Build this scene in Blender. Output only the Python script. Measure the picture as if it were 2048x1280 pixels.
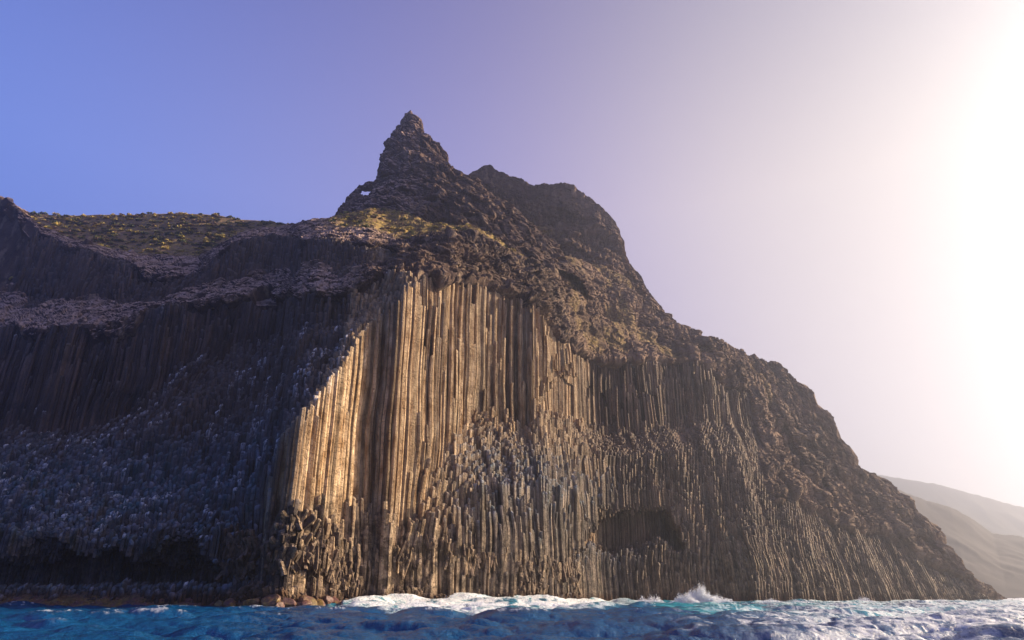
import bpy, math, random
import numpy as np
from mathutils import Vector, Matrix

# ---------------------------------------------------------------- camera, sky, sun
for o in list(bpy.data.objects): bpy.data.objects.remove(o)
S = bpy.context.scene
C = S.collection
FPX = 1365.33                      # focal length in pixels of the 2048 wide photograph (24 mm)
HZ = 1193.0
PIT = math.atan((HZ-640)/FPX)
CAMZ = 2.5
cd = bpy.data.cameras.new('camera'); cam = bpy.data.objects.new('camera', cd); C.objects.link(cam)
cd.lens = 24; cd.sensor_width = 36; cd.clip_end = 20000; cd.clip_start = 0.5
cam.location = (0, 0, CAMZ); cam.rotation_euler = (math.pi/2+PIT, 0, 0)
S.camera = cam
S.render.resolution_x = 1024; S.render.resolution_y = 640
S.view_settings.view_transform = 'Standard'; S.view_settings.look = 'None'
S.view_settings.gamma = 1; S.view_settings.use_curve_mapping = False
S.view_settings.exposure = 1.35
try:
    S.cycles.volume_step_rate = 1; S.cycles.volume_bounces = 0; S.cycles.max_bounces = 6
    S.cycles.transparent_max_bounces = 8
except Exception: pass

SUN_AZ = math.radians(72)          # to the right of the view direction
SUN_EL = math.radians(23)
SD = Vector((math.sin(SUN_AZ)*math.cos(SUN_EL), math.cos(SUN_AZ)*math.cos(SUN_EL), math.sin(SUN_EL)))
sl = bpy.data.lights.new('sun', 'SUN'); sl.energy = 5.0; sl.angle = math.radians(0.5); sl.color = (1.0, 0.79, 0.54)
so = bpy.data.objects.new('sun', sl); C.objects.link(so); so.rotation_euler = SD.to_track_quat('Z', 'Y').to_euler()
so.location = (300, 100, 300)

def srgb(r, g, b):
    f = lambda c: (c/255/12.92) if c/255 <= .04045 else ((c/255+.055)/1.055)**2.4
    return (f(r), f(g), f(b), 1)

W = bpy.data.worlds.new("World"); S.world = W; W.use_nodes = True
nt = W.node_tree; nt.nodes.clear()
def N(t, typ, **kw):
    n = t.nodes.new(typ)
    for k, v in kw.items():
        if k == 'inp':
            for kk, vv in v.items(): n.inputs[kk].default_value = vv
        else: setattr(n, k, v)
    return n
def ramp(t, stops, interp='LINEAR'):
    n = t.nodes.new('ShaderNodeValToRGB'); cr = n.color_ramp; cr.interpolation = interp
    cr.elements[0].position = stops[0][0]; cr.elements[0].color = stops[0][1]
    cr.elements[1].position = stops[-1][0]; cr.elements[1].color = stops[-1][1]
    for p, c in stops[1:-1]:
        e = cr.elements.new(p); e.color = c
    return n
L = nt.links.new
tc = N(nt, 'ShaderNodeTexCoord')
dp = N(nt, 'ShaderNodeVectorMath', operation='DOT_PRODUCT'); dp.inputs[1].default_value = SD
L(tc.outputs['Generated'], dp.inputs[0])
ac = N(nt, 'ShaderNodeMath', operation='ARCCOSINE'); L(dp.outputs['Value'], ac.inputs[0])
dv = N(nt, 'ShaderNodeMath', operation='DIVIDE'); dv.inputs[1].default_value = math.pi; L(ac.outputs[0], dv.inputs[0])
SKY_RAMP = [(0.0, srgb(255, 252, 246)), (18/180, srgb(246, 238, 224)), (29/180, srgb(230, 216, 206)), (46/180, srgb(216, 200, 202)),
            (60/180, srgb(176, 162, 204)), (74/180, srgb(148, 150, 214)), (90/180, srgb(126, 146, 226)), (108/180, srgb(102, 136, 230)), (130/180, srgb(44, 62, 126)), (1.0, srgb(18, 28, 72))]
rp = ramp(nt, SKY_RAMP, 'B_SPLINE'); L(dv.outputs[0], rp.inputs[0])
sx = N(nt, 'ShaderNodeSeparateXYZ'); L(tc.outputs['Generated'], sx.inputs[0])
er = ramp(nt, [(0.0, (.30, .33, .42, 1)), (0.48, (.5, .52, .6, 1)), (0.5, (1.25, 1.22, 1.14, 1)), (0.687, (1.15, 1.13, 1.08, 1)), (0.77, (1.0, 1.0, 1.0, 1)), (0.866, (.50, .52, .68, 1)), (1.0, (.30, .33, .5, 1))], 'B_SPLINE')
hm = N(nt, 'ShaderNodeMapRange'); hm.inputs['From Min'].default_value = -1; hm.inputs['From Max'].default_value = 1
L(sx.outputs['Z'], hm.inputs['Value']); L(hm.outputs[0], er.inputs[0])
mx = N(nt, 'ShaderNodeMix', data_type='RGBA', blend_type='MULTIPLY'); mx.inputs['Factor'].default_value = 1
L(rp.outputs[0], mx.inputs['A']); L(er.outputs[0], mx.inputs['B'])
bg1 = N(nt, 'ShaderNodeBackground'); bg1.inputs['Strength'].default_value = 0.385; L(mx.outputs['Result'], bg1.inputs['Color'])
st = N(nt, 'ShaderNodeTexSky'); st.sky_type = 'NISHITA'; st.sun_disc = False
st.sun_elevation = SUN_EL; st.sun_rotation = SUN_AZ; st.dust_density = 2.0
bg2 = N(nt, 'ShaderNodeBackground'); bg2.inputs['Strength'].default_value = 0.008; L(st.outputs[0], bg2.inputs['Color'])
ad = N(nt, 'ShaderNodeAddShader'); L(bg1.outputs[0], ad.inputs[0]); L(bg2.outputs[0], ad.inputs[1])
wo = N(nt, 'ShaderNodeOutputWorld'); L(ad.outputs[0], wo.inputs['Surface'])

# ---------------------------------------------------------------- helpers
rng = np.random.default_rng(7)
def _h(ix, iy, iz, seed):
    n = (ix.astype(np.int64)*374761393 + iy.astype(np.int64)*668265263 + iz.astype(np.int64)*2147483647*3 + seed*1274126177) & 0xffffffff
    n = ((n ^ (n >> 13))*1274126177) & 0xffffffff
    n = ((n ^ (n >> 16))*2246822519) & 0xffffffff
    n = n ^ (n >> 15)
    return (n & 0xffffff)/float(0xffffff)*2-1
def noise3(x, y, z, seed=0):
    x, y, z = np.broadcast_arrays(np.asarray(x, float), np.asarray(y, float), np.asarray(z, float))
    ix, iy, iz = np.floor(x), np.floor(y), np.floor(z)
    fx, fy, fz = x-ix, y-iy, z-iz
    fx = fx*fx*(3-2*fx); fy = fy*fy*(3-2*fy); fz = fz*fz*(3-2*fz)
    r = 0
    for dx in (0, 1):
        wx = fx if dx else 1-fx
        for dy in (0, 1):
            wy = fy if dy else 1-fy
            for dz in (0, 1):
                wz = fz if dz else 1-fz
                r = r + wx*wy*wz*_h(ix+dx, iy+dy, iz+dz, seed)
    return r
def noise2(x, y, seed=0):
    x, y = np.broadcast_arrays(np.asarray(x, float), np.asarray(y, float))
    ix, iy = np.floor(x), np.floor(y)
    fx, fy = x-ix, y-iy
    fx = fx*fx*(3-2*fx); fy = fy*fy*(3-2*fy)
    z = np.zeros_like(ix)
    r = 0
    for dx in (0, 1):
        wx = fx if dx else 1-fx
        for dy in (0, 1):
            wy = fy if dy else 1-fy
            r = r + wx*wy*_h(ix+dx, iy+dy, z, seed)
    return r
def fbm2(x, y, o=4, seed=0, g=.5):
    r = 0; a = 1; s = 0
    for k in range(o):
        r = r + a*noise2(x*2**k, y*2**k, seed+k*17); s += a; a *= g
    return r/s
def fbm3(x, y, z, o=4, seed=0, g=.5):
    r = 0; a = 1; s = 0
    for k in range(o):
        r = r + a*noise3(x*2**k+k*3.1, y*2**k, z*2**k, seed+k*17); s += a; a *= g
    return r/s
def ridged3(x, y, z, o=4, seed=0, g=.5):
    r = 0; a = 1; s = 0
    for k in range(o):
        r = r + a*(1-2*np.abs(noise3(x*2**k+k*3.1, y*2**k, z*2**k, seed+k*17))); s += a; a *= g
    return r/s
def cells3(x, y, z, seed=0):
    """value of the nearest random cell and distance to its border: blocky fractured rock"""
    x, y, z = np.broadcast_arrays(np.asarray(x, float), np.asarray(y, float), np.asarray(z, float))
    ix, iy, iz = np.floor(x), np.floor(y), np.floor(z)
    b1 = np.full(x.shape, 9.); b2 = np.full(x.shape, 9.); val = np.zeros(x.shape)
    for dx in (-1, 0, 1):
        for dy in (-1, 0, 1):
            for dz in (-1, 0, 1):
                cx, cy, cz = ix+dx, iy+dy, iz+dz
                px = cx+.5+.45*_h(cx, cy, cz, seed); py = cy+.5+.45*_h(cx, cy, cz, seed+1); pz = cz+.5+.45*_h(cx, cy, cz, seed+2)
                d = (px-x)**2+(py-y)**2+(pz-z)**2; m = d < b1
                b2 = np.where(m, b1, np.minimum(b2, d)); val = np.where(m, _h(cx, cy, cz, seed+3), val); b1 = np.where(m, d, b1)
    return val, np.sqrt(b2)-np.sqrt(b1)
def sstep(x, a, b):
    t = np.clip((x-a)/(b-a), 0, 1); return t*t*(3-2*t)
def lin(x, pts):
    xs, ys = zip(*pts); return np.interp(x, xs, ys)

cp, sp = math.cos(PIT), math.sin(PIT)
def ae(u, v):                       # pixel -> x/y, (z-cam)/y
    du = (np.asarray(u, float)-1024)/FPX; dv_ = (640-np.asarray(v, float))/FPX
    d = cp - dv_*sp
    return du/d, (sp+dv_*cp)/d
def pt(u, v, y):
    a, e = ae(u, v); return a*y, y, CAMZ+e*y

def tag(o, label=None, cat=None, group=None, kind=None):
    if label: o['label'] = label
    if cat: o['category'] = cat
    if group: o['group'] = group
    if kind: o['kind'] = kind
    return o
def mesh_np(name, verts, loops, starts, totals, mat=None, attrs=None, smooth=False, parent=None):
    me = bpy.data.meshes.new(name)
    verts = np.ascontiguousarray(verts, np.float32)
    me.vertices.add(len(verts)); me.vertices.foreach_set('co', verts.ravel())
    me.loops.add(len(loops)); me.loops.foreach_set('vertex_index', np.asarray(loops, np.int32))
    me.polygons.add(len(starts)); me.polygons.foreach_set('loop_start', np.asarray(starts, np.int32))
    try: me.polygons.foreach_set('loop_total', np.asarray(totals, np.int32))
    except Exception: pass
    if attrs:
        for k, a in attrs.items():
            at = me.attributes.new(k, 'FLOAT', 'POINT'); at.data.foreach_set('value', np.asarray(a, np.float32))
    me.update(calc_edges=True); me.validate()
    me.polygons.foreach_set('use_smooth', np.full(len(me.polygons), smooth))
    if mat: me.materials.append(mat)
    o = bpy.data.objects.new(name, me); C.objects.link(o)
    if parent: o.parent = parent
    return o
def mesh_quads(name, verts, quads, **k):
    quads = np.asarray(quads, np.int32); n = len(quads); w = quads.shape[1]
    return mesh_np(name, verts, quads.ravel(), np.arange(n)*w, np.full(n, w), **k)
def grid_quads(nr, nc):
    i = np.arange(nr-1)[:, None]*nc + np.arange(nc-1)[None, :]
    return np.stack([i, i+1, i+nc+1, i+nc], -1).reshape(-1, 4)

# ---------------------------------------------------------------- materials
def new_mat(name):
    m = bpy.data.materials.new(name); m.use_nodes = True
    t = m.node_tree; b = t.nodes['Principled BSDF']; return m, t, b
def mixc(t, f, a, b, blend='MIX'):
    n = N(t, 'ShaderNodeMix', data_type='RGBA', blend_type=blend)
    for s, val in (('Factor', f), ('A', a), ('B', b)):
        if isinstance(val, (int, float)): n.inputs[s].default_value = val
        elif isinstance(val, tuple): n.inputs[s].default_value = val
        else: t.links.new(val, n.inputs[s])
    return n.outputs['Result']
def math_(t, op, a, b=None, c=None):
    n = N(t, 'ShaderNodeMath', operation=op)
    for i, val in enumerate((a, b, c)):
        if val is None: continue
        if isinstance(val, (int, float)): n.inputs[i].default_value = val
        else: t.links.new(val, n.inputs[i])
    return n.outputs[0]
def noise_n(t, vec, scale, detail=4, rough=.6, sc=(1, 1, 1)):
    mp = N(t, 'ShaderNodeMapping'); mp.inputs['Scale'].default_value = sc; t.links.new(vec, mp.inputs['Vector'])
    n = N(t, 'ShaderNodeTexNoise'); n.inputs['Scale'].default_value = scale; n.inputs['Detail'].default_value = detail
    n.inputs['Roughness'].default_value = rough; t.links.new(mp.outputs[0], n.inputs['Vector']); return n.outputs['Fac']
def mrange(t, v, a, b, c=0., d=1.):
    n = N(t, 'ShaderNodeMapRange'); n.inputs['From Min'].default_value = a; n.inputs['From Max'].default_value = b
    n.inputs['To Min'].default_value = c; n.inputs['To Max'].default_value = d; t.links.new(v, n.inputs['Value']); return n.outputs[0]
def attr(t, name):
    n = N(t, 'ShaderNodeAttribute'); n.attribute_name = name; return n.outputs['Fac']

def rock_columns_mat():
    m, t, b = new_mat('basalt_columns')
    g = N(t, 'ShaderNodeNewGeometry'); pos = g.outputs['Position']
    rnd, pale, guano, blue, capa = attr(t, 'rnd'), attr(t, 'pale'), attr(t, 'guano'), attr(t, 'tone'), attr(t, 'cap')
    n1 = noise_n(t, pos, .08, 5, .65); n2 = noise_n(t, pos, 1.2, 4, .65, (1, 1, .18)); n3 = noise_n(t, pos, .35, 4, .6, (1, 1, .5))
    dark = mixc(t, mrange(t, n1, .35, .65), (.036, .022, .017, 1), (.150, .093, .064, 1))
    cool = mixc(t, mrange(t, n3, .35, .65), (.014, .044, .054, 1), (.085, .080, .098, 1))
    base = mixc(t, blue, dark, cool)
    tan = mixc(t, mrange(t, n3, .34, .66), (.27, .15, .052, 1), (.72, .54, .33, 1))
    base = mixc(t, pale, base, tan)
    base = mixc(t, mrange(t, n2, .3, .7), base, mixc(t, .9, base, (.62, .55, .5, 1), 'MULTIPLY'))
    v = math_(t, 'MULTIPLY_ADD', rnd, .75, .55)
    vc = N(t, 'ShaderNodeCombineXYZ')
    for i in range(3): t.links.new(v, vc.inputs[i])
    base = mixc(t, 1., base, vc.outputs[0], 'MULTIPLY')
    # wet dark band and weed near the waterline
    sz = N(t, 'ShaderNodeSeparateXYZ'); t.links.new(pos, sz.inputs[0])
    # dusty upward faces
    nz = N(t, 'ShaderNodeSeparateXYZ'); t.links.new(g.outputs['True Normal'], nz.inputs[0])
    up = mrange(t, nz.outputs['Z'], .45, .9)
    dust = mixc(t, mrange(t, n3, .3, .7), (.10, .078, .072, 1), (.24, .19, .175, 1))
    capc = mixc(t, blue, mixc(t, pale, (.13, .10, .085, 1), (.40, .30, .19, 1)), mixc(t, mrange(t, n3, .3, .7), (.06, .15, .19, 1), (.27, .27, .34, 1)))
    base = mixc(t, math_(t, 'MULTIPLY', up, .55), base, dust)
    base = mixc(t, math_(t, 'MULTIPLY', capa, .75), base, capc)
    # dark wet tide band and blackened foot
    foot = mrange(t, math_(t, 'ADD', sz.outputs['Z'], math_(t, 'MULTIPLY', n1, 22.)), 29., 40., 1., 0.)
    fcol = mixc(t, mrange(t, noise_n(t, pos, .3, 6, .72), .47, .56), (.020, .014, .010, 1), (.38, .28, .19, 1))
    base = mixc(t, math_(t, 'MULTIPLY', foot, math_(t, 'MULTIPLY_ADD', pale, .8, .1)), base, fcol)
    tide = mrange(t, math_(t, 'ADD', sz.outputs['Z'], math_(t, 'MULTIPLY', n3, 4.)), 4.2, 6.4, 1., 0.)
    base = mixc(t, math_(t, 'MULTIPLY', tide, .85), base, mixc(t, mrange(t, n2, .4, .6), (.018, .011, .009, 1), (.10, .045, .02, 1)))
    gn = mrange(t, noise_n(t, pos, 1.7, 3, .6, (1, 1, .5)), .45, .53)
    base = mixc(t, math_(t, 'MULTIPLY', guano, gn), base, (.80, .78, .78, 1))
    b.inputs['Roughness'].default_value = .75; b.inputs['Specular IOR Level'].default_value = .25
    # cross joints: irregular rings up the column
    jz = math_(t, 'ADD', math_(t, 'MULTIPLY', sz.outputs['Z'], .62), math_(t, 'MULTIPLY_ADD', rnd, 41., math_(t, 'MULTIPLY', noise_n(t, pos, .45, 2, .5), 3.)))
    jl = mrange(t, math_(t, 'ABSOLUTE', math_(t, 'SUBTRACT', math_(t, 'FRACT', jz), .5)), .0, .075, 1., 0.)
    off_ = N(t, 'ShaderNodeCombineXYZ'); t.links.new(math_(t, 'MULTIPLY', rnd, 60.), off_.inputs['Z'])
    va = N(t, 'ShaderNodeVectorMath', operation='ADD'); t.links.new(pos, va.inputs[0]); t.links.new(off_.outputs[0], va.inputs[1])
    jn = noise_n(t, va.outputs[0], .9, 3, .55, (.5, .5, 1.0))
    hgt = math_(t, 'ADD', math_(t, 'MULTIPLY', jn, 1.0), math_(t, 'MULTIPLY', noise_n(t, pos, 1.1, 5, .7), .8))
    hgt = math_(t, 'SUBTRACT', hgt, math_(t, 'MULTIPLY', jl, .5))
    base = mixc(t, math_(t, 'MULTIPLY', jl, .45), base, (.03, .022, .018, 1))
    t.links.new(base, b.inputs['Base Color'])
    bp = N(t, 'ShaderNodeBump'); bp.inputs['Strength'].default_value = .85; bp.inputs['Distance'].default_value = .5
    t.links.new(hgt, bp.inputs['Height']); t.links.new(bp.outputs[0], b.inputs['Normal'])
    return m

def crust_mat(name='crust', veg=True, redder=0.):
    m, t, b = new_mat(name)
    g = N(t, 'ShaderNodeNewGeometry'); pos = g.outputs['Position']
    n1 = noise_n(t, pos, .05, 6, .65); n2 = noise_n(t, pos, .5, 6, .7); n3 = noise_n(t, pos, .22, 5, .65, (1, 1, .35))
    r = redder
    base = mixc(t, mrange(t, n1, .38, .62), (.035+.012*r, .022, .022, 1), (.125-.04*r, .080-.03*r, .058-.02*r, 1))
    base = mixc(t, mrange(t, n3, .52, .62, 0., .85), base, (.25-.08*r, .18-.06*r, .125-.035*r, 1))
    base = mixc(t, mrange(t, n2, .54, .66, 0., .7), base, (.018, .012, .012, 1))
    sr_ = N(t, 'ShaderNodeSeparateXYZ'); t.links.new(pos, sr_.inputs[0])
    base = mixc(t, mrange(t, sr_.outputs['X'], 15, 60, 0., .55), base, mixc(t, mrange(t, n1, .35, .65), (.13, .080, .052, 1), (.29, .19, .13, 1)))
    nz = N(t, 'ShaderNodeSeparateXYZ'); t.links.new(g.outputs['Normal'], nz.inputs[0])
    up = mrange(t, nz.outputs['Z'], .35, .75)
    soil = mixc(t, mrange(t, n2, .35, .65), (.07, .047, .036, 1), (.19, .135, .10, 1))
    base = mixc(t, math_(t, 'MULTIPLY', up, .7), base, soil)
    sx_ = N(t, 'ShaderNodeSeparateXYZ'); t.links.new(pos, sx_.inputs[0])
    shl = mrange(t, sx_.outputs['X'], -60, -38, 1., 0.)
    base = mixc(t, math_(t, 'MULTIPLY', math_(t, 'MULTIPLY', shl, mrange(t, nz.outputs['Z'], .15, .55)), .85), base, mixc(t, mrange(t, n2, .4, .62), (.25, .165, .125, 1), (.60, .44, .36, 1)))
    if veg:
        vg = attr(t, 'veg')
        gr = mixc(t, mrange(t, noise_n(t, pos, .35, 5, .7), .4, .6), (.13, .10, .030, 1), (.40, .29, .085, 1))
        gr = mixc(t, mrange(t, n2, .45, .6), gr, (.17, .10, .06, 1))
        base = mixc(t, vg, base, gr)
    t.links.new(base, b.inputs['Base Color'])
    b.inputs['Roughness'].default_value = .9; b.inputs['Specular IOR Level'].default_value = .15
    hgt = math_(t, 'ADD', noise_n(t, pos, .45, 7, .7), math_(t, 'MULTIPLY', noise_n(t, pos, .8, 4, .6, (1, 1, .2)), .5))
    bp = N(t, 'ShaderNodeBump'); bp.inputs['Strength'].default_value = .9; bp.inputs['Distance'].default_value = 1.2
    t.links.new(hgt, bp.inputs['Height']); t.links.new(bp.outputs[0], b.inputs['Normal'])
    return m

def leaf_mat(name, c0, c1):
    m, t, b = new_mat(name)
    g = N(t, 'ShaderNodeNewGeometry'); oi = N(t, 'ShaderNodeObjectInfo')
    n = noise_n(t, g.outputs['Position'], 1.3, 3, .6)
    f = math_(t, 'ADD', math_(t, 'MULTIPLY', n, .6), math_(t, 'MULTIPLY', oi.outputs['Random'], .5))
    t.links.new(mixc(t, mrange(t, f, .25, .85), c0, c1), b.inputs['Base Color'])
    b.inputs['Roughness'].default_value = .8
    return m
M_COL = rock_columns_mat(); M_CRUST = crust_mat(); M_PEAK = crust_mat('peak_rock', True, .6)

# ---------------------------------------------------------------- the cliff, from its terrace edges
# every station: pixel column u, then (v, distance) of 10 terrace edges from the waterline up to the brow
ST = {
 -400: [(1219,215),(1190,219),(1085,223),(960,236),(860,248),(655,254),(600,276),(440,284),(436,290),(434,296)],
 -150: [(1218,198),(1190,202),(1085,206),(960,218),(860,230),(655,236),(596,260),(395,268),(392,274),(390,279)],
 0:    [(1217,188),(1188,192),(1085,196),(960,207),(860,219),(655,225),(595,248),(400,256),(397,262),(395,266)],
 40:   [(1217,187),(1188,191),(1086,195),(960,206),(858,218),(657,224),(596,247),(422,255),(418,262),(416,266)],
 80:   [(1216,186),(1187,190),(1087,194),(960,206),(856,218),(659,224),(597,246),(468,253),(458,260),(452,265)],
 140:  [(1216,185),(1186,189),(1089,193),(960,205),(853,217),(655,223),(600,243),(493,250),(482,259),(476,264)],
 200:  [(1216,184),(1184,188),(1090,192),(960,203),(850,216),(648,222),(603,240),(512,246),(498,258),(494,263)],
 300:  [(1216,182),(1183,186),(1088,189),(940,200),(790,216),(618,222),(600,234),(545,240),(515,262),(510,267)],
 400:  [(1216,178),(1182,182),(1095,185),(930,197),(718,216),(603,221),(577,232),(547,238),(520,262),(514,267)],
 432:  [(1216,176),(1178,180),(1090,183),(920,196),(705,215),(598,220),(570,232),(512,237),(500,250),(494,262)],
 480:  [(1215,173),(1160,176),(1075,179),(900,193),(690,214),(592,219),(562,231),(482,236),(474,250),(466,262)],
 545:  [(1214,168),(1110,170),(1030,171),(955,172.5),(670,211),(592,217),(547,230),(475,236),(463,254),(452,270)],
 562:  [(1213,168),(1090,170.5),(1017,172),(893,173),(667,210),(592,216.5),(546,229),(475,235),(462,255),(450,271)],
 592:  [(1210,171),(1055,173),(1018,174.5),(850,175.5),(660,209),(590,216),(542,229),(476,235),(458,256),(445,274)],
 640:  [(1206,176),(1026,178.5),(1020,180),(790,181),(652,207),(588,214),(536,228),(477,234),(455,259),(437,279)],
 685:  [(1204,183),(1030,186),(1022,187.5),(727,188.5),(643,204),(583,212),(531,226),(480,232),(452,262),(430,284)],
 735:  [(1203,187),(1034,192),(1026,194),(652,195),(612,200),(555,209),(527,221),(482,228),(450,262),(421,289)],
 746:  [(1202,185),(1036,187.5),(1030,190),(644,191),(606,198),(549,207),(524,219),(483,227),(450,262),(419,290)],
 800:  [(1202,186),(1052,188),(1044,190.5),(600,191.5),(580,194),(542,200),(522,210),(498,217),(465,255),(416,292)],
 835:  [(1203,187),(1058,189),(1048,191.5),(572,192),(562,192),(548,194),(528,205),(500,215),(470,250),(432,285)],
 862:  [(1203,187),(1062,188),(1048,190),(940,191.5),(936,192),(546,193.5),(530,203),(495,214),(470,245),(445,278)],
 900:  [(1204,189),(1066,190),(1040,192),(880,196),(876,196.4),(558,198),(540,207),(480,216),(466,240),(455,268)],
 950:  [(1205,193),(1072,194),(1000,197),(822,203),(818,203.4),(568,205),(545,213),(478,220),(464,243),(457,264)],
 1000: [(1206,198),(1075,199),(990,202),(832,208),(828,208.4),(578,210),(556,219),(500,227),(484,248),(472,268)],
 1050: [(1206,204),(1075,205),(985,208),(850,214),(846,214.4),(592,216),(572,226),(530,234),(512,254),(494,276)],
 1064: [(1206,207),(1075,208),(982,211),(838,218),(830,219),(604,221),(578,232),(535,240),(516,260),(498,281)],
 1100: [(1206,216),(1075,217),(980,221),(825,233),(770,240),(650,244),(592,256),(545,264),(527,284),(512,300)],
 1150: [(1206,246),(1078,247),(985,251),(880,259),(842,268),(704,274),(622,290),(572,298),(543,312),(522,325)],
 1200: [(1206,274),(1080,275),(1000,277),(905,280),(858,296),(716,301),(632,320),(572,327),(546,338),(524,348)],
 1250: [(1205,284),(1080,286),(1000,288),(902,291),(860,305),(716,311),(640,330),(590,336),(566,344),(548,352)],
 1300: [(1205,290),(1080,292),(1000,295),(900,298),(860,312),(717,318),(655,334),(615,340),(602,348),(591,354)],
 1350: [(1205,295),(1080,298),(1000,301),(897,305),(848,318),(716,325),(680,336),(658,342),(650,348),(641,354)],
 1400: [(1205,300),(1080,304),(1000,308),(895,313),(838,326),(722,333),(702,340),(687,345),(679,350),(672,356)],
 1450: [(1204,306),(1082,311),(1010,316),(912,323),(845,337),(760,344),(726,350),(708,355),(700,360),(694,366)],
 1500: [(1204,312),(1085,318),(1020,324),(930,334),(852,350),(790,357),(754,362),(735,367),(720,372),(713,377)],
 1550: [(1204,319),(1088,326),(1026,332),(945,344),(880,358),(820,365),(785,370),(765,374),(750,379),(741,384)],
 1600: [(1204,327),(1090,334),(1032,341),(955,353),(905,364),(855,371),(818,376),(798,380),(786,384),(779,388)],
 1645: [(1204,335),(1095,342),(1040,348),(975,360),(935,369),(900,375),(875,379),(858,383),(848,387),(840,391)],
 1700: [(1204,347),(1110,353),(1060,358),(1010,367),(985,373),(965,377),(948,381),(937,385),(930,388),(924,391)],
 1800: [(1204,368),(1135,373),(1100,377),(1060,383),(1038,387),(1022,390),(1011,393),(1003,395),(998,397),(993,400)],
 1880: [(1204,386),(1165,390),(1145,393),(1125,397),(1112,400),(1104,402),(1100,404),(1096,406),(1093,408),(1090,410)],
 1950: [(1204,398),(1192,401),(1188,403),(1184,405),(1181,407),(1179,409),(1177,411),(1175,413),(1173,415),(1171,417)],
 2022: [(1204,410),(1203.5,412),(1203.3,413),(1203,414),(1202.6,415),(1202.2,416),(1201.8,417),(1201.5,418),(1201.2,419),(1201,420)],
}
US = sorted(ST)
for _u in US:
    _m = float(np.interp(_u, [560, 745, 850, 950, 1050, 1100, 1150, 1200, 1300], [1.0, 1.035, 1.095, 1.125, 1.145, 1.13, 1.08, 1.05, 1.03]))
    _r = [[v, y*_m] for v, y in ST[_u]]
    _r[5][1] = _r[4][1] + .35*(_r[5][1]-_r[4][1])
    if 550 < _u < 840: _r[3][1] = _r[2][1]+.15
    if _u >= 850 and _u < 1080: _r[4][1] = _r[3][1]+.2
    if _u < 470: _r[2][1] = _r[1][1]+.2
    _d3 = float(np.interp(_u, [-400, 480, 545, 850, 900, 950, 1000, 1045, 1064, 1100, 1150], [9, 7, 0, 0, 5, 10, 13, 12, 4, 2, 0]))
    _d4 = float(np.interp(_u, [-400, 480, 545, 850, 1150], [24, 20, 4, 0, 0]))+(_d3 if _u > 545 else 0)
    _r[3][1] += _d3
    for _k in range(4, 10): _r[_k][1] += _d4
    ST[_u] = _r
def shear_s(x): return -0.30*sstep(x, 110, 240)
def unshear(xp, z):
    x = np.array(xp, float)
    for _ in range(12): x = xp - shear_s(x)*z
    return x
NL = 10
LA = []; LY = []; LZ = []
for k in range(NL):
    u = np.array(US, float); v = np.array([ST[q][k][0] for q in US], float); y = np.array([ST[q][k][1] for q in US], float)
    # densify the line in pixel space so that the projection stays accurate
    ud = np.unique(np.concatenate([np.arange(-400, 2023, 4.), u])); vd = np.interp(ud, u, v); yd = np.interp(ud, u, y)
    yb = np.interp(ud, u, np.array([ST[q][k-1][1] for q in US], float)) if k else yd
    for it in range(6 if k else 1):      # distance = that of the edge below in the same direction + the step between them
        x, _, z = pt(ud, vd, yd)
        if k == 0: z = z*0-2.0
        z = np.maximum(z, -2+.2*k)
        xu = unshear(x, z); a = xu/yd
        if k: yd = .4*yd+.6*(np.interp(a, LA[k-1], LY[k-1])+np.interp(ud, u, y)-yb)
    o = np.argsort(a); LA.append(a[o]); LY.append(yd[o]); LZ.append(z[o])
def lines(a):
    """distances and heights of the terrace edges at direction a; shape (12, n)"""
    a = np.asarray(a, float)
    Y = np.stack([np.interp(a, LA[k], LY[k]) for k in range(NL)]); Z = np.stack([np.interp(a, LA[k], LZ[k]) for k in range(NL)])
    for k in range(1, NL):
        Y[k] = np.maximum(Y[k], Y[k-1]+.12); Z[k] = np.maximum(Z[k], Z[k-1]+.02)
    Y = np.concatenate([Y, Y[-1:]+18, Y[-1:]+90]); Z = np.concatenate([Z, Z[-1:]-6, np.minimum(Z[-1:]-60, Z[-1:]*.3)])
    return Y, Z
def Yl_(a, k): return np.interp(a, LA[k], LY[k])
def ev(x, y):
    """height and terrace coordinate of the cliff at a place"""
    Y, Z = lines(x/y); h = np.full(x.shape, -3.0); kk = np.zeros(x.shape)
    for k in range(len(Y)-1):
        m = (y >= Y[k]) & (y < Y[k+1]); t = (y-Y[k])/(Y[k+1]-Y[k])
        h = np.where(m, Z[k]+t*(Z[k+1]-Z[k]), h); kk = np.where(m, k+t, kk)
    h = np.where(y >= Y[-1], -3., h); kk = np.where(y >= Y[-1], 12, kk)
    return h, kk
def a_of(u, v=900): return ae(u, v)[0]
def warp(x, y):                     # bays and buttresses of the wall, metres
    w = 2.2*fbm2(x/22, y/60, 3, 5) + .9*fbm2(x/7, y/9, 2, 9) + .8*noise2(x/3.1, y/14, 10)
    far = sstep(x, 40, 120)
    u_ = 1024+x/np.maximum(y, 1)*FPX
    w = w - 5.5*np.exp(-((u_-1275)/125)**2)*sstep(x, 20, 40)
    return w*(1+.9*far) + far*6.0*fbm2(x/36, y/60, 2, 31)
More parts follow.
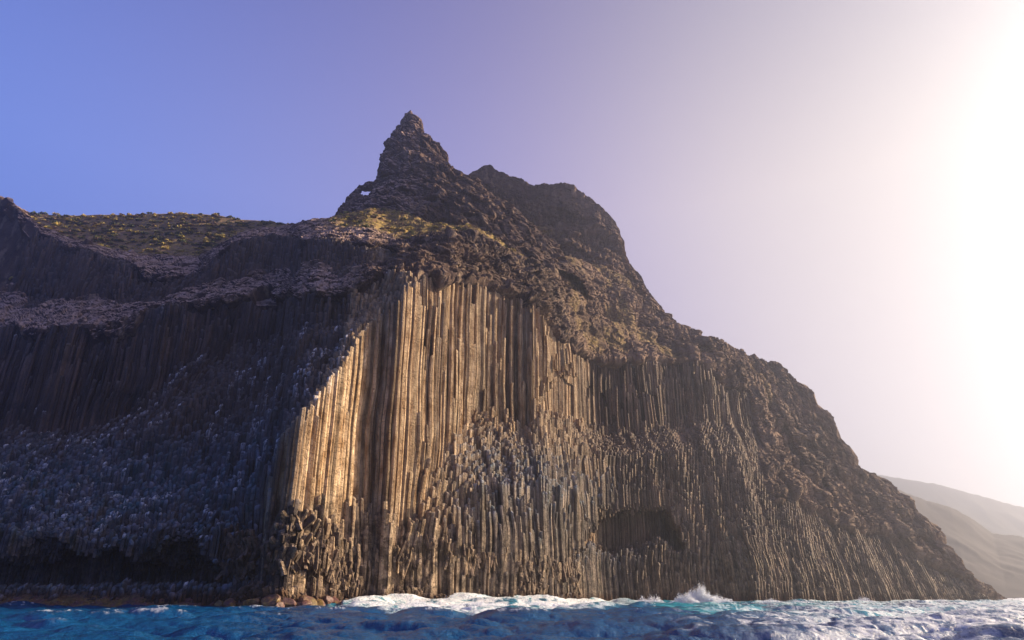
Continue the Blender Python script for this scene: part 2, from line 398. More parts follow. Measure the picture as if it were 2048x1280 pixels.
def rockness(x, y, k, z):           # 1 = rough crust, 0 = columns
    n = .45*fbm2(x/12, y/12, 3, 77)
    left = (x < a_of(790, 560)*y)
    r = np.where(left, np.maximum(sstep(k+n, 4.95, 5.12)*(1-sstep(k+n, 5.9, 6.02)), sstep(k+n, 6.9, 7.1)), sstep(k+n*.5, 4.95, 5.1))
    farr = sstep(x, 110, 170)
    rt = x > a_of(1145, 850)*y+2*noise2(x/4, y/4, 78)
    far2 = sstep(x, a_of(1470, 850)*y, a_of(1560, 850)*y)
    r = np.maximum(r, far2*sstep(k+n*2.2, 1.9, 2.6))
    return np.clip(r, 0, 1)

# undercuts: (u points, roof v, floor v, depth, front-line index)
CAVES = [
 ([(-400,1090),(0,1086),(140,1090),(300,1092),(400,1100),(440,1125),(470,1150)], [(-400,1178),(470,1172)], 17, 1),
 ([(1150,1100),(1172,1056),(1200,1008),(1236,975),(1284,968),(1322,990),(1350,1035),(1376,1100)], [(1146,1094),(1230,1098),(1300,1086),(1384,1104)], 12, 1),
 ([(1075,800),(1090,750),(1130,722),(1185,725),(1210,760),(1222,820)], [(1075,830),(1222,845)], 7, 4),
 ([(1228,820),(1240,770),(1275,742),(1320,760),(1338,815)], [(1228,842),(1338,845)], 8, 4),
 ([(455,578),(480,560),(560,553),(610,562),(628,580)], [(455,586),(628,590)], 9, 5),
]

# hexagonal columns over the whole front
SPC = 1.10
def build_columns():
    x0, x1, y0, y1 = -230, 345, 160, 460
    rows = int((y1-y0)/(SPC*.866)); cols = int((x1-x0)/SPC)
    j, i = np.meshgrid(np.arange(rows), np.arange(cols), indexing='ij')
    cx = x0 + (i+.5*(j % 2))*SPC; cy = y0 + j*SPC*.866
    cx = cx.ravel(); cy = cy.ravel()
    cx = cx  # vertices carry the irregularity
    Yl, Zl = lines(cx/cy)
    keep = (cy > Yl[0]-6) & (cy < Yl[9]+14) & (cx/cy > -.95) & (cx/cy < a_of(2022, 1200)+.004)
    cx = cx[keep]; cy = cy[keep]
    key = np.arange(len(cx))
    r1 = noise2(cx*3.7+.5, cy*4.1, 101); r2 = noise2(cx*5.3, cy*3.9+.5, 202)
    r1 = _h(np.round(cx*100), np.round(cy*100), cx*0, 11); r2 = _h(np.round(cx*100), np.round(cy*100), cx*0, 12); r3 = _h(np.round(cx*100), np.round(cy*100), cx*0, 13)
    wy = cy + warp(cx, cy)
    blk = _h(np.floor(cx/4.6+.6*noise2(cx/6, cy/6, 3)), np.floor(cy/5.0+.6*noise2(cx/6, cy/6, 4)), cx*0, 21)
    near = 1-sstep(cx, 60, 140)
    # cluster steps along the wall plus single broken columns
    k0 = ev(cx, wy)[1]
    uu = 1024+cx/cy*FPX*.985
    bm_ = sstep(uu, 540, 560)*(1-sstep(uu, 735, 750))
    wy = wy - warp(cx, cy)*.85*bm_
    bright = sstep(uu, 545, 565)*(1-sstep(uu, 735, 745))*sstep(wy-Yl_(cx/cy, 2), -2.5, -.5)*(1-sstep(wy-Yl_(cx/cy, 3), 1.5, 3.5))
    slope = (1-sstep(uu, 540, 556))*((k0 > 1.9) & (k0 < 4.1))
    frc = 1-.75*sstep(cx, 35, 75)
    ysh = wy + .35*r1*(1-.8*bright)*frc + .9*blk*frc*(.4+.7*near)*(1-.85*bright)*(1-.55*slope)
    ysh = ysh + slope*2.0*np.sin(wy*.42+3.2*noise2(cx/17, cy/17, 15)+1.5*noise2(cx/6, cy/6, 16))
    base = sstep(k0, 0, .2)*(1-sstep(k0, 1.2, 1.6))
    ysh = ysh + base*(1.4*r2+1.6*blk)*frc
    # the undercut overhang is not to be disturbed on the ridge of the bright wall
    h, k = ev(cx, ysh)
    rk = rockness(cx, cy, k, h)
    h2, k2 = ev(cx, ysh-2.6)
    h = np.where(rk > .5, np.minimum(h2, h)-.8, h); 
    h = h + .35*r3*(1-.5*bright) + .5*noise2(cx/3, cy/3, 8)
    h = np.where((k > .4) & (k < 2.05) & (rk < .5), h + (3.4*noise2(cx/8, cy/8, 18)+2.6*blk+1.5*r2)*sstep(h, 4, 12)*frc, h)
    h = np.where((k > 1.9) & (k < 4.0) & (rk < .5), h + (r2*.9 + .9*blk)*(1-bright)*(.5+.5*frc), h)
    vis = h > -2.5
    # polygon corners: shared hex vertices displaced by position noise -> irregular polygons that tile
    ang = np.radians(30+60*np.arange(6)); R = SPC/math.sqrt(3)
    vx = cx[:, None]+R*np.cos(ang); vy = cy[:, None]+R*np.sin(ang)
    jx = .34*noise2(vx/.9, vy/.9, 41); jy = .34*noise2(vx/.9, vy/.9, 42)
    vx = vx+jx; vy = vy+jy
    mx_, my_ = vx.mean(1, keepdims=True), vy.mean(1, keepdims=True)
    sh = (.90+.04*r1+.06*bright)[:, None]
    vx = mx_+(vx-mx_)*sh; vy = my_+(vy-my_)*sh
    # split by undercuts
    bot = np.full(cx.shape, -3.0); top = h.copy()
    extra = []; stubs = None
    for roof, floor, depth, kf in CAVES:
        Yl, Zl = lines(cx/cy)
        ur = np.array([p[0] for p in roof], float); ar, er_ = ae(ur, np.array([p[1] for p in roof], float))
        yw = np.interp(ar, LA[kf], LY[kf]); zr = CAMZ+er_*yw
        zf_ = []
        for (uf, vf) in floor: zf_.append((ae(uf, vf)))
        af = np.array([q[0] for q in zf_]); ef = np.array([q[1] for q in zf_]); zf = CAMZ+ef*np.interp(af, LA[kf], LY[kf])
        a = cx/cy + (.010*noise2(cx/4, cy/4, 66)+.004*r2)*(cx > 0)
        zroof = np.interp(a, ar, zr) + 1.1*r2 + 4.5*noise2(cx/7, cy/9, 61)*(depth > 8); zfl = np.interp(a, af, zf) + (1.0+1.6*(cx > 0))*r1 + (5.5*noise2(cx/6, cy/9, 63)-2.0)*(depth > 8)*sstep(cx, -60, 0) + .8*noise2(cx/4, cy/4, 64)
        ins = (a > ar.min()) & (a < ar.max()) & (cy + warp(cx, cy) < Yl[kf]+depth+1.5*noise2(cx/5, cy/9, 62)) & (h > zroof+.5) & (zroof > zfl+.3)
        back = (cy-Yl[kf])/depth
        stub = (a > ar.min()) & (a < ar.max()) & (h > zfl+.2) & (h <= zroof+.5) & (zroof > zfl+.3) & (cy < Yl[kf]+depth)
        top = np.where(stub, zfl, top)
        zroof = zroof - np.clip(back, 0, 1)**2*(zroof-zfl)*.3
        idx = np.where(ins & vis)[0]
        extra.append((idx, zfl[idx] - .4*np.clip(back[idx], 0, 1)))
        bot[idx] = zroof[idx]
    V = []; F6 = []; F4 = []; att = {'rnd': [], 'pale': [], 'guano': [], 'tone': [], 'cap': []}
    # colour masks of the columns, sunlight included
    aC = cx/cy
    # wall right of the corner painted paler: sunlight put into its colour
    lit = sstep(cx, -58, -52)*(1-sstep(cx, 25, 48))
    pale_noise = .5+.5*fbm2(cx/9, cy/9, 3, 55)
    pale = lit*(.35+.55*pale_noise)
    pale = np.maximum(pale, bright*(k > 1.7)*.9)  # the brightest wall gets the most painted sunlight
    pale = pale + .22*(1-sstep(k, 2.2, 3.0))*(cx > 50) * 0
    far = sstep(cx, 25, 70); pale = pale*(1-far) + far*.26*(.4+pale_noise)
    pale = np.where((cx <= -52) & (k > 4), .03*pale_noise, np.where(cx <= -52, .08*pale_noise, pale)); pale = np.maximum(pale, bright*(k > 1.7)*.9)
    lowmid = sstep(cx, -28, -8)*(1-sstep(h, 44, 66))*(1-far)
    pale = pale*(1-.45*lowmid)  # painted sunlight cut back at the lower middle
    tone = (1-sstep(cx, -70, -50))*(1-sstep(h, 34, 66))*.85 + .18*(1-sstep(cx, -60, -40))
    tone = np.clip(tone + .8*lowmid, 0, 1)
    gz = (cx < -48) & (k > 1.9) & (k < 4.2)
    gu = np.where(gz & (r3 > .55) & (fbm2(cx/9, cy/9, 3, 91) > -.08), .55+.45*r1, 0.)
    gu = np.where((k > 4.9) & (k < 5.3) & (cx < -40) & (r3 > .93), .6, gu)
    topz = top; n0 = 0
    def emit(idx, zt, zb, gflag):
        nonlocal n0
        n = len(idx)
        if n == 0: return
        X, Yv = vx[idx], vy[idx]; mxx, myy = X.mean(1, keepdims=True), Yv.mean(1, keepdims=True)
        wd = .55
        slant = .55*(X-mxx)*r1[idx][:, None]+.45*(Yv-myy)*r2[idx][:, None]
        rings = []
        zt_ = zt[:, None]+slant
        hgt = (zt-zb)
        cap = (np.minimum(.5, hgt*.3)*(.7+.4*r2[idx]))[:, None]
        rings.append(np.stack([mxx+(X-mxx)*.70, myy+(Yv-myy)*.70, zt_+0*X], -1))
        rings.append(np.stack([mxx+(X-mxx)*.93, myy+(Yv-myy)*.93, zt_-cap*.3+0*X], -1))
        rings.append(np.stack([X, Yv, zt_-cap+0*X], -1))
        rings.append(np.stack([X, Yv, zt_-cap-.35+0*X], -1))
        nseg = 7
        for s in range(1, nseg+1):        # slight swelling and wander along the shaft
            z = zt_-cap-.35 - (zt_-cap-.35-zb[:, None])*(s/nseg)
            sc = 1+.07*noise3(cx[idx][:, None]*3, cy[idx][:, None]*3, z/2.2+r2[idx][:, None]*9, 33)
            if s == nseg and False: sc = sc*.6
            ox = .13*noise3(cx[idx][:, None]*2, cy[idx][:, None]*2, z/5, 34) + .9*noise3(cx[idx][:, None]/14, cy[idx][:, None]/14, z/16, 36)*sstep(z, 0, 12); oy = .13*noise3(cx[idx][:, None]*2+7, cy[idx][:, None]*2, z/6, 35)
            rings.append(np.stack([mxx+(X-mxx)*sc+ox, myy+(Yv-myy)*sc+oy, z+0*X], -1))
        P = np.stack(rings, 1)            # n, nr, 6, 3
        nr = P.shape[1]
        P = P.reshape(n*nr*6, 3)
        b0 = n0 + (np.arange(n)*nr*6)
        q = np.arange(6); qn = (q+1) % 6
        F6.append(b0[:, None]+q[None, :])
        F6.append(b0[:, None]+(nr-1)*6+q[None, ::-1])
        for r in range(nr-1):
            a0 = b0[:, None]+r*6
            F4.append(np.stack([a0+q, a0+6+q, a0+6+qn, a0+qn], -1).reshape(-1, 4))
        V.append(P); n0 += len(P)
        rep = nr*6
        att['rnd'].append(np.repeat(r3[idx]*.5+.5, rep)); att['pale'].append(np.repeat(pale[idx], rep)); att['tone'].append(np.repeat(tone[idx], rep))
        gg = np.zeros((n, nr, 6)); gg[:, :2, :] = (gu[idx]*gflag)[:, None, None]; gg[:, 2, :] = (gu[idx]*gflag*.8)[:, None]
        gg[:, 3, :] = (gu[idx]*gflag*.35)[:, None]
        att['guano'].append(gg.ravel())
        cc = np.zeros((n, nr, 6)); cc[:, :3, :] = 1; cc[:, 3, :] = .45; cc *= (.55+.45*r2[idx])[:, None, None]; att['cap'].append(cc.ravel())
    # shaft bottoms: down to well below the lowest neighbour
    from_low = np.full(len(cx), 0.)
    bb = bot.copy()
    full = bot < -2.9
    low = ev(cx, wy-5.5)[0]-3
    inC = np.zeros(len(cx), bool)
    for idx, _ in extra: inC[idx] = True
    # keep full length near undercuts, shorten elsewhere
    nearc = np.zeros(len(cx), bool)
    for roof, floor, depth, kf in CAVES:
        Yl = np.interp(aC, LA[kf], LY[kf]); us = [p[0] for p in roof]
        nearc |= (aC > a_of(min(us))-.02) & (aC < a_of(max(us))+.02) & (cy < Yl+depth+16)
    bb = np.where(full & ~nearc, np.clip(low, -3, None), bb)
    bb = np.minimum(bb, top-1.0)
    ids = np.where(vis)[0]
    emit(ids, top[ids], bb[ids], 1.)
    for idx, zfl in extra: emit(idx, np.minimum(zfl, top[idx]-1), np.full(len(idx), -3.), 0.)
    V = np.concatenate(V); F6a = np.concatenate(F6); F4a = np.concatenate(F4)
    V[:, 0] += shear_s(V[:, 0])*np.maximum(V[:, 2], 0)
    loops = np.concatenate([F6a.ravel(), F4a.ravel()])
    starts = np.concatenate([np.arange(len(F6a))*6, len(F6a)*6+np.arange(len(F4a))*4])
    tot = np.concatenate([np.full(len(F6a), 6), np.full(len(F4a), 4)])
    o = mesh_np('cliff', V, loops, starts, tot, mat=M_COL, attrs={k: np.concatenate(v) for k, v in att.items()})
    print('columns', len(ids), 'verts', len(V))
    return tag(o, 'tall sea cliff of upright organ pipe basalt columns rising from the water', kind='structure')
build_columns()

def foot_blocks():
    """jumble of broken column drums piled against and wedged into the foot of the wall"""
    r = np.random.default_rng(77); n = 4200
    u = r.uniform(440, 1165, n); a = a_of(u, 1150)
    Y0 = np.interp(a, LA[0], LY[0]); Z1 = np.interp(a, LA[1], LZ[1]); Y1 = np.interp(a, LA[1], LY[1])
    top = np.interp(u, [440, 520, 600, 700, 850, 1000, 1165], [17, 20, 24, 21, 17, 15, 13])
    q = r.random(n)**1.25; z = q*top
    clump = noise2(a*Y0/6, z/6, 301)+.35*noise2(a*Y0/2.5, z/2.5, 302)
    keep = (clump > np.where(u < 700, .0, .22)) & (r.random(n) < np.where(u < 700, .85, .6)) | (z < 1.6)
    u, a, Y0, Y1, Z1, z = [v[keep] for v in (u, a, Y0, Y1, Z1, z)]; n = len(u)
    y = Y0+(Y1-Y0)*np.clip(z/np.maximum(Z1, 1), 0, 1)*.9 - warp(a*Y0, Y0) - .1 + r.normal(size=n)*.7
    x = a*y
    rad = r.uniform(.36, .66, n); ln = r.uniform(.5, 2.0, n)*(1+.5*(z > 5)); tl = np.where(u < 640, .40, .20); tx = r.normal(size=n)*tl; ty = r.normal(size=n)*tl+.12
    k = np.arange(6)*math.pi/3; V = []; F6 = []; F4 = []
    R = 1+.22*r.normal(size=(n, 6)); ph = r.uniform(0, 1, n)[:, None]
    cxx = np.cos(k[None, :]+ph)*R*rad[:, None]; cyy = np.sin(k[None, :]+ph)*R*rad[:, None]
    rings = []
    for f, sc in ((1.0, .62), (.93, .9), (.8, 1.0), (.0, 1.03), (-1., .95)):
        zz = f*ln[:, None]; X = cxx*sc; Yy = cyy*sc
        rings.append(np.stack([x[:, None]+X+zz*tx[:, None], y[:, None]+Yy-zz*ty[:, None], z[:, None]+zz-X*tx[:, None]+Yy*ty[:, None]], -1))
    P = np.stack(rings, 1); nr = 5; P = P.reshape(-1, 3); b0 = np.arange(n)*nr*6; q6 = np.arange(6); qn = (q6+1) % 6
    F6 = [b0[:, None]+q6[None, :]]
    for i in range(nr-1):
        a0 = b0[:, None]+i*6; F4.append(np.stack([a0+q6, a0+6+q6, a0+6+qn, a0+qn], -1).reshape(-1, 4))
    F6 = np.concatenate(F6); F4 = np.concatenate(F4)
    loops = np.concatenate([F6.ravel(), F4.ravel()]); st_ = np.concatenate([np.arange(len(F6))*6, len(F6)*6+np.arange(len(F4))*4]); tt = np.concatenate([np.full(len(F6), 6), np.full(len(F4), 4)])
    rn = np.repeat(r.random(n), nr*6); z0 = np.zeros(len(P))
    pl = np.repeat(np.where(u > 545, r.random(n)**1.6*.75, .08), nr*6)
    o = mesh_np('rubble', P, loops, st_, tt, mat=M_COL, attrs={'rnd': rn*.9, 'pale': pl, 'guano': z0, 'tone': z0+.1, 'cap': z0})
    tag(o, 'jumble of broken basalt column blocks heaped along the foot of the cliff', 'rubble', kind='stuff')
foot_blocks()

# rough crust that caps the columns: lofted along the same terrace edges
def veg_mask(x, y, z, k, u):
    n = fbm2(x/14, y/14, 4, 88)
    v1 = sstep(k+.4*n, 7.4, 8.0)*sstep(u, 600, 680)*(1-sstep(u, 1090, 1180))
    v3 = .5*sstep(k+.6*n, 8, 8.6)*(1-sstep(u, 360, 460))*sstep(u, 80, 140)
    v2 = .55*sstep(n, .0, .35)*sstep(u, 1100, 1180)*sstep(k, 5, 5.3)*(1-sstep(u, 1500, 1700))
    return np.clip(np.maximum(np.maximum(v1, v3), v2), 0, 1)
def build_crust():
    us = np.arange(-400, 2024, 1.7); na = len(us)
    # directions measured at each line separately would bend; use one direction per strip
    aa = np.interp(np.linspace(0, 1, na), np.linspace(0, 1, 400), np.linspace(-.93, a_of(2020, 1200), 400))
    Y, Z = lines(aa)
    seg = [(2, 60), (3, 50), (4, 60), (5, 50), (6, 60), (7, 50), (8, 50), (9, 14), (10, 14)]
    rowsY, rowsZ, rowsK = [], [], []
    for k, n in seg:
        for s in range(n):
            t = s/n; rowsY.append(Y[k]*(1-t)+Y[k+1]*t); rowsZ.append(Z[k]*(1-t)+Z[k+1]*t); rowsK.append(np.full(na, k+t))
    y = np.array(rowsY); z = np.array(rowsZ); k = np.array(rowsK); A = aa[None, :]+0*y
    x = A*y
    y0 = y.copy()
    y = y - warp(x, y)
    x = A*y0
    rk = rockness(x, y, k, z)
    # normal of the undisturbed loft
    def nrm(x, y, z):
        P = np.stack([x, y, z], -1); du = np.gradient(P, axis=1); dv_ = np.gradient(P, axis=0)
        n = np.cross(du, dv_); n /= np.linalg.norm(n, axis=-1, keepdims=True)+1e-9; return n
    n = nrm(x, y, z)
    sgn = np.where((n[..., 1:2]*-1+n[..., 2:3]*.5) < 0, -1, 1); n = n*sgn
    wall = 1-sstep(np.abs(n[..., 2]), .3, .7)
    d = 1.3*ridged3(x/14, y/14, z/11, 2, 7, .5) + 1.1*cells3(x/4.2+.4*noise3(x/5, y/5, z/5, 60), y/4.2, z/2.8, 61)[0] + .9*fbm3(x/3.5, y/3.5, z/5, 4, 19, .6) + wall*.9*ridged3(x/3, y/3, z/16, 3, 23)
    d = d + 1.3*wall*fbm3(x/9, y/9, z/6, 3, 29)
    u = 1024 + FPX*0 + A*FPX*.97
    vg = veg_mask(x, y, z, k, 1024+A*(cp*FPX))
    c1, e1 = cells3(x/7+.5*fbm3(x/6, y/6, z/6, 2, 51), y/7, z/4.2, 52); c2, e2 = cells3(x/2.6+.3*fbm3(x/3, y/3, z/3, 2, 53), y/2.6, z/1.9, 54)
    big = sstep(x, -50, -30)
    rgt = sstep(x, 10, 40); lft = 1-sstep(x, -60, -42)
    d = d*(.8-.45*lft-.4*rgt) + .3*ridged3(x/1.8, y/1.8, z/1.6, 3, 37) + (.9+.5*big*(1-rgt))*c1*(1-.5*lft-.3*rgt) + .32*c2*(1-.4*rgt-.4*lft) - .35*(1-sstep(e2, 0, .2))*(1-.6*lft-.5*rgt) - .5*(1-sstep(e1, 0, .12)) + big*2.4*ridged3(x/26, y/26, z/17, 3, 57)
    d = d + wall*.75*ridged3(x/1.5, y/1.5, z/40, 2, 58) + rgt*.9*np.sin(z/2.6+3*noise3(x/16, y/16, z/16, 59))
    d = d*(1-.45*vg)*(1+.5*sstep(x, 40, 120))
    off = d*np.clip(rk*1.2-.1, 0, 1)+.4-5.2*(1-sstep(rk, .15, .75))
    off = off*(1-.0*k)
    tal = rgt*sstep(k, 2.8, 3.0)*(1-sstep(k, 3.95, 4.1))*(1-sstep(x, 85, 130))
    off = off*(1-.6*tal)+.4*tal
    x2 = x+n[..., 0]*off; y2 = y+n[..., 1]*off; z2 = z+n[..., 2]*off
    hide = (1-sstep(x, a_of(1118, 850)*y0, a_of(1160, 850)*y0))*(1-sstep(k, 4.6, 4.85))
    y2 += 14*hide; z2 -= 4*hide
    # bury the lower edge
    y2[:1] += 4; z2[:1] -= 3
    P = np.stack([x2, y2, z2], -1).reshape(-1, 3)
    P[:, 0] += shear_s(P[:, 0])*np.maximum(P[:, 2], 0)
    q = grid_quads(*x.shape)
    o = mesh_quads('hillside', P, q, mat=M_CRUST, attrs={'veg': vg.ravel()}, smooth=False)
    return tag(o, 'rough brown rocky ledges and scrubby slopes above the basalt columns', kind='structure')
build_crust()

# ---------------------------------------------------------------- the spire, its arch and the mountain behind
def rings(name, rows, yc, depth, label, nrow=240, nang=420, amp=3.2, seed=3, vegk=0.):
    """closed rock body from its left and right edges, level by level (v, left, right)"""
    vs = np.array([r[0] for r in rows], float); ul = np.array([r[1] for r in rows], float); ur = np.array([r[2] for r in rows], float)
    v = np.linspace(vs[0], vs[-1], nrow); uL = np.interp(v, vs, ul); uR = np.interp(v, vs, ur)
    um = (uL+uR)/2; _, e = ae(um, v); z = CAMZ+e*yc
    z = np.linspace(z[0], z[-1], nrow)          # level rings, even in height
    xl = np.empty(nrow); xr = np.empty(nrow)
    # edges at each height
    aL, eL = ae(ul, vs); aR, eR = ae(ur, vs)
    xl = np.interp(-z, -(CAMZ+eL*yc), aL*yc); xr = np.interp(-z, -(CAMZ+eR*yc), aR*yc)
    xm = (xl+xr)/2; rx = np.maximum((xr-xl)/2, .3)
    th = np.linspace(0, 2*math.pi, nang, endpoint=False)
    X = xm[:, None]+rx[:, None]*np.cos(th); Y = yc+depth*rx[:, None]*np.sin(th)*1.0; Z = z[:, None]+0*X
    nx = np.cos(th)*np.ones_like(X); ny = np.sin(th)/depth*np.ones_like(X); nn = np.sqrt(nx**2+ny**2); nx /= nn; ny /= nn
    d = amp*(.75*ridged3(X/16, Y/16, Z/13, 5, seed, .58) + .55*fbm3(X/5, Y/5, Z/6, 4, seed+4, .62) + .35*ridged3(X/4, Y/4, Z/18, 3, seed+8))
    c1, e1 = cells3(X/9+.6*fbm3(X/7, Y/7, Z/7, 2, 51), Y/9, Z/8+.12*X, seed+30); c2, e2 = cells3(X/3.2+.4*fbm3(X/3, Y/3, Z/3, 2, 52), Y/3.2, Z/3.4, seed+31)
    d += amp*(.55*c1+.20*c2-.12*(1-sstep(e2, 0, .2))-.3*(1-sstep(e1, 0, .15)))
    # strata steps
    d += .10*amp*np.sign(np.sin(Z/3.1+2*noise3(X/20, Y/20, Z/20, seed+9)))*(.5+.5*noise3(X/9, Y/9, Z/4, seed+2))
    f = np.minimum(1, rx/7)[:, None]; d = d*(.22+.78*f)
    X = X+nx*d; Y = Y+ny*d; Z = Z+.35*amp*fbm3(X/6, Y/6, Z/6, 3, seed+11)*f
    P = np.stack([X, Y, Z], -1).reshape(-1, 3)
    i = np.arange(nrow-1)[:, None]*nang; j = np.arange(nang)[None, :]; jn = (j+1) % nang
    q = np.stack([i+j, i+nang+j, i+nang+jn, i+jn], -1).reshape(-1, 4)
    top = np.array([[P[:nang, 0].mean(), P[:nang, 1].mean(), P[:nang, 2].max()+.4]])
    P = np.concatenate([P, top]); t = len(P)-1
    tri = np.stack([np.full(nang, t), np.arange(nang), (np.arange(nang)+1) % nang], -1)
    loops = np.concatenate([q.ravel(), tri.ravel()]); st_ = np.concatenate([np.arange(len(q))*4, len(q)*4+np.arange(nang)*3]); tt = np.concatenate([np.full(len(q), 4), np.full(nang, 3)])
    veg = np.clip(vegk*sstep(fbm3(X/18, Y/18, Z/9, 4, 5), .02, .3), 0, 1).ravel(); veg = np.append(veg, 0)
    o = mesh_np(name, P, loops, st_, tt, mat=M_PEAK, attrs={'veg': veg})
    return tag(o, label, kind='structure')
rings('rock_spire', [(221,819,823),(232,811,831),(250,802,839),(268,791,848),(285,784,864),(300,777,878),(318,765,887),(330,761,893),(345,762,910),(360,762,930),
      (375,764,950),(400,760,985),(430,726,1015),(470,690,1065),(520,670,1120),(600,640,1180)], 345, .75,
      'dark pointed rock spire standing above the scrubby clifftop')
def mountain():
    sk = [(880,398),(905,380),(925,362),(934,352),(950,343),(962,338),(972,330),(978,331),(990,340),(1005,346),(1020,352),(1045,361),(1068,372),(1080,369),(1105,370),(1130,367),(1148,371),(1160,381),
          (1190,402),(1219,431),(1238,458),(1246,485),(1252,512),(1262,532),(1278,550),(1290,572),(1305,595),(1330,625),(1370,658)]
    us, vs = zip(*sk); u = np.arange(870, 1372, 1.15); v = np.interp(u, us, vs)+2.2*fbm2(u/9, u*0, 4, 3, .65)*(u < 1240); T = np.linspace(0, 1, 240)[:, None]
    ys = 400+0*u
    # face: foot at the brow of the lower cliff, leaning back towards the summit, rounding away at the right end
    yf = np.interp(u, [870, 1000, 1150, 1250, 1370], [352, 356, 362, 372, 392]); vf = 690
    prof = np.interp(T[:, 0], [0, .12, .3, .42, .62, .72, 1], [0, .10, .42, .50, .66, .86, 1.0])[:, None]
    y = yf+(ys-yf)*prof; V = vf+(v-vf)*T
    x, y, z = pt(u[None, :]+0*T, V, y)
    P0 = np.stack([x, y, z], -1); n = np.cross(np.gradient(P0, axis=1), np.gradient(P0, axis=0)); n /= np.linalg.norm(n, axis=-1, keepdims=True)+1e-9
    n = n*np.where((-n[..., 1:2]+.5*n[..., 2:3]) < 0, -1, 1)
    c1, e1 = cells3(x/8+.5*fbm3(x/6, y/6, z/6, 2, 51), y/8, z/5, 130); c2, e2 = cells3(x/2.6, y/2.6, z/2, 131)
    d = 4.2*ridged3(x/26, y/26, z/18, 5, 133, .55)+1.8*fbm3(x/6, y/6, z/6, 4, 134, .6)+1.6*c1+.6*c2-.8*(1-sstep(e1, 0, .15))-.6*(1-sstep(e2, 0, .2))+1.3*ridged3(x/4, y/4, z/26, 3, 135)
    f = np.clip((1-T)*6, .35, 1)*np.ones_like(d)
    x2 = x+n[..., 0]*d*f; y2 = y+n[..., 1]*d*f; z2 = z+n[..., 2]*d*f*.6
    xb = x2[-1:]; 
    P = np.stack([np.concatenate([x2, xb*1.02, xb*1.03, xb*1.1]), np.concatenate([y2, y2[-1:]+9, y2[-1:]+22, y2[-1:]+90]), np.concatenate([z2, z2[-1:]-3, z2[-1:]-22, z2[-1:]*.15])], -1)
    vg = .55*sstep(fbm3(x/18, y/18, z/9, 4, 5), .02, .3)*sstep(n[..., 2], .2, .5); vg = np.concatenate([vg, np.zeros((3, len(u)))])
    o = mesh_quads('mountain', P.reshape(-1, 3), grid_quads(*P.shape[:2]), mat=M_PEAK, attrs={'veg': vg.ravel()})
    tag(o, 'broad brown mountain shoulder with a small second summit behind the spire', kind='structure')
mountain()
def arch():
    out = [(655,446),(668,437),(678,421),(690,405),(700,394),(711,386),(717,377),(724,373),(735,371),(748,364),(764,358),(785,440)]
    us, vs = [p[0] for p in out[:-1]], [p[1] for p in out[:-1]]
    g = np.arange(655, 790, 1.2); h = np.linspace(0, 1, 60)
    U = g[None, :]+0*h[:, None]; T = np.interp(g, us, vs); V = T[None, :]*(1-h[:, None])+475*h[:, None]
    n1 = noise2(U/6, V/6, 3)*1.4
    dd = np.hypot((U-733)/12.5, (V-386)/(7.5))
    dd = dd+.25*noise2(U/4, V/4, 8)
    # pull the grid towards the rim of the opening, drop the cells inside it
    k = np.where(dd < 1.35, 1+.35*(1-np.clip(abs(dd-1)/.35, 0, 1))*0, 1)
    cell = (dd < 1.0); keep = ~(cell[:-1, :-1] | cell[1:, :-1] | cell[:-1, 1:] | cell[1:, 1:])
    x, y, z = pt(U, V+n1*(h[:, None] < .02), 338+0*U)
    th = 2.0+5*h[:, None]+1.2*fbm2(U/9, V/9, 3, 4)
    d1 = 1.1*fbm2(U/5, V/5, 4, 66, .6)
    nr, nc = U.shape
    Pf = np.stack([x, y-th-d1*1.6, z], -1).reshape(-1, 3); Pb = np.stack([x, y+th+d1, z], -1).reshape(-1, 3)
    q = grid_quads(nr, nc)[keep.ravel()]
    Q = [q, q[:, ::-1]+nr*nc]
    # walls along every border edge
    e = np.concatenate([q[:, [0, 1]], q[:, [1, 2]], q[:, [2, 3]], q[:, [3, 0]]]); key = np.sort(e, 1)
    kk = key[:, 0]*10**6+key[:, 1]; un, cnt = np.unique(kk, return_counts=True); b = np.isin(kk, un[cnt == 1]); e = e[b]
    Q.append(np.stack([e[:, 1], e[:, 0], e[:, 0]+nr*nc, e[:, 1]+nr*nc], -1))
    o = mesh_quads('rock_arch', np.concatenate([Pf, Pb]), np.concatenate(Q), mat=M_PEAK, attrs={'veg': np.zeros(2*nr*nc)})
    return tag(o, 'thin rock fin with a small window through it, left of the spire', kind='structure')
arch()

# ---------------------------------------------------------------- scrub covered hill on the left
HILL = {}
def hill():
    u = np.arange(20, 760, 1.8)
    sk = np.interp(u, [20,60,100,150,200,250,300,350,400,440,480,520,560,600,640,700,760], [428,425,430,431,429,431,428,427,429,431,439,441,447,449,446,452,470])
    T = np.linspace(0, 1, 110)[:, None]
    yy = np.interp(u, [500, 640], [292, 272])+np.interp(u, [500, 640], [76, 73])*T; vv = 560+(sk-560)*T
    x, y, z = pt(u[None, :]+0*T, vv, yy)
    n = 1.6*fbm2(x/16, y/16, 4, 3) + .5*fbm2(x/3, y/3, 3, 5)
    z = z+n*np.minimum(1, (1-T)*8+.25)
    # far side falling away
    xb = x[-1:]*1.02+0*x[-1:]; yb = y[-1:]+12; zb = z[-1:]-6; xc = x[-1:]*1.2; yc = y[-1:]+80; zc = z[-1:]*.2
    P = np.stack([np.concatenate([x, xb, xc]), np.concatenate([y, yb, yc]), np.concatenate([z, zb, zc])], -1)
    nr, nc = P.shape[:2]
    HILL['P'] = P[:-2]; HILL['u'] = u
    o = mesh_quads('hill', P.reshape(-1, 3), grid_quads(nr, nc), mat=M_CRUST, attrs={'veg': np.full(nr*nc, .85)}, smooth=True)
    tag(o, 'scrub covered hillside behind the left cliff rim', kind='structure')
hill()

